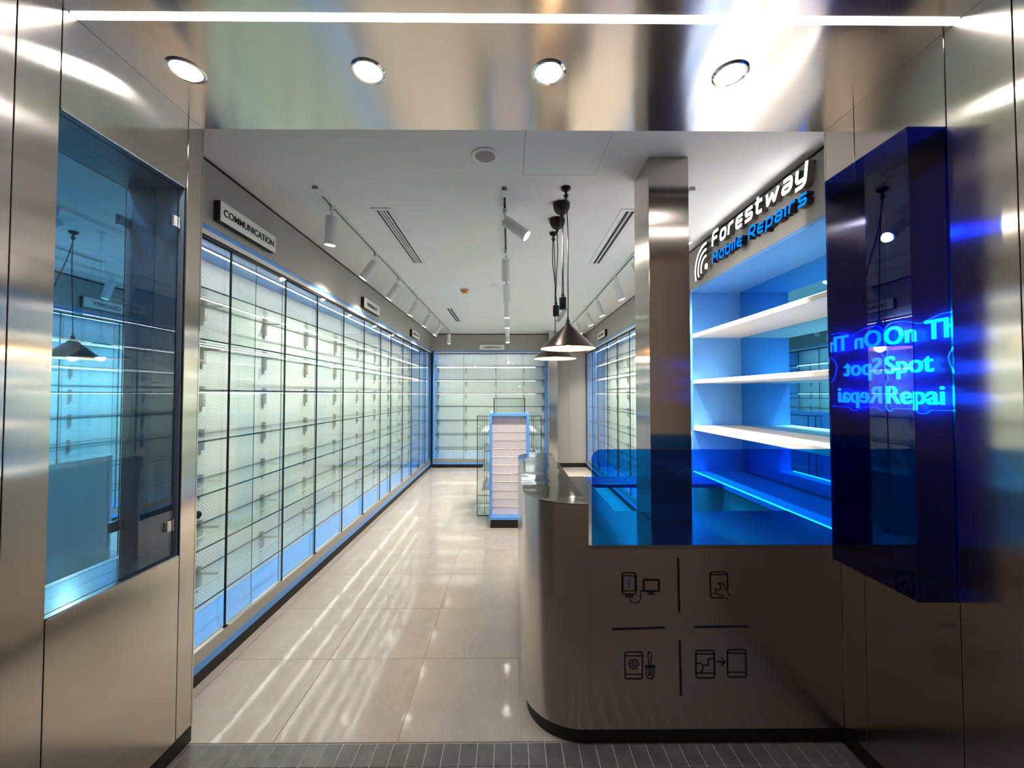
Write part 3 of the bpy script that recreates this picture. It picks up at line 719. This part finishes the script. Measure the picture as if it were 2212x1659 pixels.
icon('settings_icon', [rrect(272, 1116, 478, 1426, 28), ln((272, 1160), (478, 1160), w=13), ln((272, 1374), (478, 1374), w=13), (gear, 13, True, 0),
     ([(375 + 22 * math.cos(2 * PI * k / 16), 1256 + 22 * math.sin(2 * PI * k / 16)) for k in range(16)], 11, True, 0),
     ln((552, 1266), (552, 1190), (540, 1166), (552, 1116), (578, 1116), (592, 1162), (578, 1190), (578, 1266), w=12), ln((508, 1284), (626, 1284), w=30),
     ln((524, 1300), (524, 1392), (546, 1424), (590, 1424), (612, 1392), (612, 1300), w=13, r=8), ln((550, 1300), (550, 1392), w=11), ln((568, 1300), (568, 1392), w=11), ln((588, 1300), (588, 1392), w=11)])
icon('screen_swap_icon', [rrect(1110, 1102, 1328, 1420, 28, 18), ln((1110, 1142), (1328, 1142), w=15), ln((1110, 1364), (1328, 1364), w=15),
     ln((1316, 1190), (1256, 1206), (1256, 1270), (1196, 1278), (1160, 1250), (1118, 1254), w=15), ln((1196, 1278), (1188, 1330), (1156, 1360), w=15),
     ln((1354, 1233), (1452, 1237), w=17), ln((1412, 1190), (1454, 1237), (1412, 1278), w=17),
     rrect(1484, 1094, 1702, 1412, 28, 18), ln((1484, 1134), (1702, 1134), w=15), ln((1484, 1356), (1702, 1356), w=15)])

# ------------------------------------------------------------------ free-standing display unit
GY0, GY1 = 5.10, 6.50
gu = empty('gondola_unit', (0, 5.8, 0), 'free-standing blue framed display unit with white slats and glass wings', 'display unit')
box('plinth', -0.235, 0.235, GY0 + 0.01, GY1, 0, 0.105, M['black'], gu)
FB = 0.032
box('frame_side', -0.252, -0.252 + FB, GY0, GY1, 0.1055, 1.44, M['blue'], gu)
box('frame_side', 0.252 - FB, 0.252, GY0, GY1, 0.1055, 1.44, M['blue'], gu)
box('frame_top', -0.252 + FB, 0.252 - FB, GY0, GY0 + 0.12, 1.44 - FB, 1.44, M['blue'], gu)
box('frame_top', -0.252 + FB, 0.252 - FB, GY0 + 0.12, GY1, 1.44 - FB, 1.44, M['shelfglass'], gu)
box('frame_bottom', -0.252 + FB, 0.252 - FB, GY0, GY0 + 0.14, 0.1055, 0.1055 + FB, M['blue'], gu)
zs = 0.1405; k = 0
me_s = box_me(-0.218, 0.218, GY0 + 0.085, GY0 + 0.10, 0, 0.100); me_s.materials.append(M['slat'])
me_i = tube_me([(-0.218, GY0 + 0.083, 0.003), (0, GY0 + 0.083, 0.003), (0.218, GY0 + 0.083, 0.003)], 0.0045, 10); me_i.materials.append(M['bracket'])
while zs + 0.100 < 1.40:
    s = bpy.data.objects.new('slat', me_s); COL.objects.link(s); s.parent = gu; s.location = (0, -5.8, zs)
    t = bpy.data.objects.new('metal_insert', me_i); COL.objects.link(t); t.parent = gu; t.location = (0, -5.8, zs + 0.100)
    zs += 0.1055
box('core_panel', -0.219, 0.219, GY0 + 0.101, GY0 + 0.115, 0.14, 1.405, M['slat'], gu)
# glass wings on both long sides
for s in (-1, 1):
    X = lambda a, b: (min(s * a, s * b), max(s * a, s * b))
    a, b = X(0.2525, 0.43)
    pane('wing_top', a, b, 5.42, GY1, 1.385, 1.393, M['glass'], M['edge'], gu, 2)
    pane('wing_pane', a, b, 5.44, 5.446, 0.07, 1.384, M['glass'], M['edge'], gu, 1)
    a2, b2 = X(0.424, 0.43)
    pane('wing_pane', a2, b2, 5.447, GY1, 0.07, 1.384, M['glass'], M['edge'], gu, 0)
    pane('wing_base', a, b, 5.42, GY1, 0.055, 0.069, M['glass'], M['seal'], gu, 2)
    for ys in (5.437, 5.95):
        for xx in (0.43, 0.33):
            c, d = X(xx - 0.003, xx + 0.003)
            box('wing_post', c, d, ys - 0.0035, ys + 0.0025, 0.07, 1.384, M['seal'], gu)
    for z in (1.16, 0.90, 0.64, 0.38):
        c, d = X(0.2527, 0.375)
        box('side_shelf', c, d, 5.50, GY1 - 0.03, z, z + 0.016, M['shelfwhite'], gu)
# top glass case
tcx0, tcx1, tz0, tz1 = -0.195, 0.20, 1.4405, 1.622
for nm, a, th_ in (('case_pane', (tcx0, tcx1, 5.19, 5.196, tz0, tz1), 1), ('case_pane', (tcx0, tcx1, 6.40, 6.406, tz0, tz1), 1), ('case_pane', (tcx0, tcx0 + 0.006, 5.197, 6.399, tz0, tz1), 0), ('case_pane', (tcx1 - 0.006, tcx1, 5.197, 6.399, tz0, tz1), 0)):
    pane(nm, *a, M['glass'], M['edge'], gu, th_)
pane('case_lid', tcx0 - 0.012, tcx1 + 0.012, 5.175, 6.42, tz1 + 0.0005, tz1 + 0.008, M['glass'], M['seal'], gu, 2)
for xx in (tcx0 - 0.002, tcx1 + 0.002):
    box('case_post', xx - 0.003, xx + 0.003, 5.182, 5.189, tz0, tz1, M['seal'], gu)

# ------------------------------------------------------------------ pendant lamps over the bar
def pendant(yh, yc, yw, zw, ylamp, label, xo=0.40):
    e = empty('pendant_lamp', (xo, ylamp, 1.993), label, 'pendant lamp', 'pendant lamps over the counter')
    sh = lathe_me([(0.186, 1.990), (0.1855, 1.996), (0.022, 2.150), (0.020, 2.158), (0.0, 2.160)], 56); shift(sh, (xo, ylamp, 0))
    bm = bmesh.new(); bm.from_mesh(sh); bm.faces.ensure_lookup_table()
    big = [f for f in bm.faces if len(f.verts) > 8]; bmesh.ops.delete(bm, geom=big, context='FACES'); bm.to_mesh(sh); bm.free()
    link('shade', sh, M['shade'], e)
    si = lathe_me([(0.1845, 1.9905), (0.1835, 1.9945), (0.020, 2.147), (0.0, 2.148)], 56); shift(si, (xo, ylamp, 0))
    bm = bmesh.new(); bm.from_mesh(si); big = [f for f in bm.faces if len(f.verts) > 8]; bmesh.ops.delete(bm, geom=big, context='FACES'); bm.to_mesh(si); bm.free()
    link('shade_lining', si, M['shadein'], e)
    link('cap', shift(lathe_me([(0.014, 2.160), (0.014, 2.176), (0.008, 2.19), (0.006, 2.205)], 20), (xo, ylamp, 0)), M['blackgloss'], e)
    link('socket', shift(lathe_me([(0.016, 2.09), (0.016, 2.146)], 16), (xo, ylamp, 0)), M['blackgloss'], e)
    link('bulb', shift(lathe_me([(0.003, 2.004), (0.018, 2.010), (0.026, 2.030), (0.022, 2.058), (0.013, 2.089)], 20), (xo, ylamp, 0)), M['bulb'], e)
    hk = [(0.006, -0.075), (0.012, -0.070), (0.012, -0.058), (0.020, -0.054), (0.009, -0.048), (0.009, -0.030), (0.030, -0.016), (0.034, -0.006), (0.034, -0.001)]
    link('ceiling_hook', shift(lathe_me(hk, 20), (0.385, yh, ZC)), M['blackgloss'], e)
    cn = [(0.006, -0.105), (0.010, -0.100), (0.010, -0.082), (0.030, -0.074), (0.048, -0.058), (0.060, -0.034), (0.062, -0.001)]
    link('ceiling_rose', shift(lathe_me(cn, 32), (0.385, yc, ZC)), M['blackgloss'], e)
    w = link('counterweight', shift(lathe_me([(0.024, zw), (0.026, zw + 0.003), (0.026, zw + 0.084), (0.022, zw + 0.088)], 24), (0.385, yw, 0)), M['blackgloss'], e)
    link('pulley', shift(lathe_me([(0.010, zw + 0.089), (0.010, zw + 0.100), (0.016, zw + 0.104), (0.005, zw + 0.110), (0.005, zw + 0.118)], 16), (0.385, yw, 0)), M['blackgloss'], w)
    def cord(a, b, wob):
        P = []
        for k in range(15):
            t = k / 14; P.append((a[0] + (b[0] - a[0]) * t + wob * math.sin(t * PI) * (0.7 + 0.3 * math.sin(7 * t)), a[1] + (b[1] - a[1]) * t, a[2] + (b[2] - a[2]) * t))
        link('cord', tube_me(P, 0.0036, 6), M['blackgloss'], e)
    zt = ZC - 0.07
    cord((0.388, yh, zt), (xo, ylamp, 2.203), 0.010)
    cord((0.381, yh, zt), (0.391, yw, zw + 0.112), -0.018)
    cord((0.385, yc, ZC - 0.10), (0.379, yw, zw + 0.112), 0.010)
    ld = bpy.data.lights.new('pendant_bulb_light', 'POINT'); ld.energy = 0.9; ld.shadow_soft_size = 0.03; ld.color = (1, 0.62, 0.34)
    lo = bpy.data.objects.new('pendant_bulb_light', ld); COL.objects.link(lo); lo.parent = e; lo.location = (0, 0, 0.005)
    return e
pendant(2.70, 2.93, 2.875, 2.29, 2.73, 'nearer cone pendant lamp hanging higher over the counter')
pendant(3.466, 3.197, 3.29, 2.322, 3.50, 'farther cone pendant lamp, half hidden behind the nearer one')

# ------------------------------------------------------------------ tracks and spotlights
def track(x, y0, y1, label):
    e = empty('lighting_track', (x, (y0 + y1) / 2, ZC), label, 'lighting track', 'ceiling lighting tracks')
    box('rail', x - 0.017, x - 0.008, y0 + 0.005, y1, ZC - 0.020, ZC - 0.0005, M['white'], e)
    box('rail', x + 0.008, x + 0.017, y0 + 0.005, y1, ZC - 0.020, ZC - 0.0005, M['white'], e)
    box('slot', x - 0.0078, x + 0.0078, y0 + 0.10, y1, ZC - 0.012, ZC - 0.0005, M['black'], e)
    box('feed_cover', x - 0.0079, x + 0.0079, y0 + 0.005, y0 + 0.099, ZC - 0.0195, ZC - 0.0005, M['white'], e)
    box('end_cap', x - 0.0175, x + 0.0175, y0 - 0.004, y0 + 0.0045, ZC - 0.0205, ZC - 0.0005, M['greymesh'], e)
XT = (-1.31, -0.033, 1.245)
track(XT[0], 2.69, 8.95, 'white ceiling track beside the long glass cabinet')
track(XT[1], 2.70, 8.95, 'white ceiling track down the middle of the shop')
track(XT[2], 2.69, 8.95, 'white ceiling track on the side of the service counter')
ad_me = lathe_me([(0.014, -0.058), (0.017, -0.055), (0.017, -0.030), (0.014, -0.0205)], 16); ad_me.materials.append(M['white'])
st_me = lathe_me([(0.007, -0.085), (0.007, -0.0585)], 12); st_me.materials.append(M['white'])
bd_me = lathe_me([(0.036, -0.195), (0.0405, -0.196), (0.041, -0.193), (0.041, 0.010), (0.037, 0.013), (0.0, 0.014)], 28); bd_me.materials.append(M['white'])
ln_me = lathe_me([(0.0355, -0.1972), (0.036, -0.1952)], 28); ln_me.materials.append(M['lens'])
ORD = ['first', 'second', 'third', 'fourth', 'fifth', 'sixth', 'seventh']
def spot(x, y, d, label, group, on=True, k=1.0):
    e = empty('track_spotlight', (x, y, ZC), label, 'spotlight', group)
    for nm, me in (('adapter', ad_me), ('stem', st_me)):
        o = bpy.data.objects.new(nm, me); COL.objects.link(o); o.parent = e
    d = Vector(d).normalized(); q = Vector((0, 0, -1)).rotation_difference(d)
    b = bpy.data.objects.new('head', bd_me); COL.objects.link(b); b.parent = e
    b.rotation_mode = 'QUATERNION'; b.rotation_quaternion = q
    off = Vector((0, 0, -0.088)) + d * 0.0
    tilt = math.acos(min(1, -d.z)); b.location = off - d * (-0.012) + Vector((0, 0, -0.03 * math.sin(tilt)))
    l = bpy.data.objects.new('lens', ln_me); COL.objects.link(l); l.parent = b
    ld = bpy.data.lights.new('spot_lamp', 'SPOT'); ld.energy = W_SPOT * k; ld.spot_size = 1.75; ld.spot_blend = 0.9; ld.shadow_soft_size = 0.03; ld.color = (1, 0.91, 0.79)
    lo = bpy.data.objects.new('spot_lamp', ld); COL.objects.link(lo); lo.parent = b; lo.location = (0, 0, -0.205)
YL = [2.95, 3.92, 4.75, 5.69, 6.62, 7.62, 8.75]
DL = [(-.10, .10, -1), (-.55, -.05, -.8), (-.55, 0, -.8), (-.45, 0, -.85), (-.45, 0, -.85), (-.5, 0, -.85), (-.05, .2, -1)]
for n, y in enumerate(YL):
    spot(XT[0], y, DL[n], ORD[n] + ' white spotlight from the entrance on the track by the long cabinet', 'spotlights by the long cabinet', k=0.42)
YM = [2.97, 3.83, 4.76, 5.80, 6.70, 7.55, 8.60]
DM = [(.80, -.15, -.62), (0, .55, -1), (0.02, .5, -1), (0, .05, -1), (0, .05, -1), (0, .5, -1), (0, -.2, -1)]
for n, y in enumerate(YM):
    spot(XT[1], y, DM[n], ORD[n] + ' white spotlight from the entrance on the middle track', 'spotlights on the middle track', k=0.62)
YR = [2.95, 3.95, 4.68, 5.67, 6.46, 7.40, 8.40]
for k, y in enumerate(YR):
    spot(XT[2], y, (.36, .02, -.95), ORD[k] + ' white spotlight from the entrance on the counter-side track', 'spotlights on the counter side')

# ------------------------------------------------------------------ ceiling fittings
def diffuser(x0, x1, y0, y1, slots, label):
    e = empty('air_diffuser', ((x0 + x1) / 2, (y0 + y1) / 2, ZC), label, 'air vent', 'linear ceiling air vents')
    b = 0.030 if slots > 2 else 0.042
    box('frame', x0, x0 + b, y0, y1, ZC - 0.006, ZC - 0.0005, M['white'], e); box('frame', x1 - b, x1, y0, y1, ZC - 0.006, ZC - 0.0005, M['white'], e)
    box('frame', x0 + b, x1 - b, y0, y0 + 0.03, ZC - 0.006, ZC - 0.0005, M['white'], e); box('frame', x0 + b, x1 - b, y1 - 0.03, y1, ZC - 0.006, ZC - 0.0005, M['white'], e)
    box('dark_recess', x0 + b, x1 - b, y0 + 0.03, y1 - 0.03, ZC - 0.0016, ZC - 0.0005, M['black'], e)
    w = (x1 - x0 - 2 * b); p = w / slots
    for k in range(1, slots):
        xc = x0 + b + k * p; ww = p * (0.26 if slots > 2 else 0.2)
        box('slat', xc - ww, xc + ww, y0 + 0.03, y1 - 0.03, ZC - 0.006, ZC - 0.0017, M['white'], e)
diffuser(-1.043, -0.895, 3.005, 4.294, 4, 'slotted air vent near the track by the long cabinet')
diffuser(0.853, 1.003, 3.01, 4.296, 2, 'slotted air vent beside the steel column')
diffuser(-1.06, -0.895, 6.51, 7.76, 2, 'small far air vent on the side of the long cabinet')
diffuser(0.86, 0.99, 6.50, 7.75, 4, 'small far air vent behind the pendant cords')
e = empty('ceiling_speaker', (-0.142, 2.335, ZC), 'large round ceiling speaker near the entrance soffit', 'speaker')
link('rim', shift(lathe_me([(0.056, -0.004), (0.060, -0.008), (0.078, -0.006), (0.082, -0.001)], 48), (-0.142, 2.335, ZC)), M['white'], e)
link('grille', shift(lathe_me([(0.02, -0.0065), (0.057, -0.0068), (0.058, -0.004)], 40), (-0.142, 2.335, ZC)), M['greymesh'], e)
e = empty('ceiling_speaker', (-0.168, 5.19, ZC), 'small flat round cover on the ceiling beside the smoke detector', 'speaker')
link('cover', shift(lathe_me([(0.05, -0.008), (0.070, -0.006), (0.075, -0.001)], 40), (-0.168, 5.19, ZC)), M['white'], e)
e = empty('smoke_detector', (-0.596, 5.33, ZC), 'small orange and white smoke detector on the ceiling', 'smoke detector')
link('base', shift(lathe_me([(0.060, -0.014), (0.064, -0.010), (0.064, -0.001)], 32), (-0.596, 5.33, ZC)), M['white'], e)
link('head', shift(lathe_me([(0.022, -0.058), (0.034, -0.052), (0.040, -0.034), (0.054, -0.028), (0.056, -0.0145)], 32), (-0.596, 5.33, ZC)), M['orange'], e)
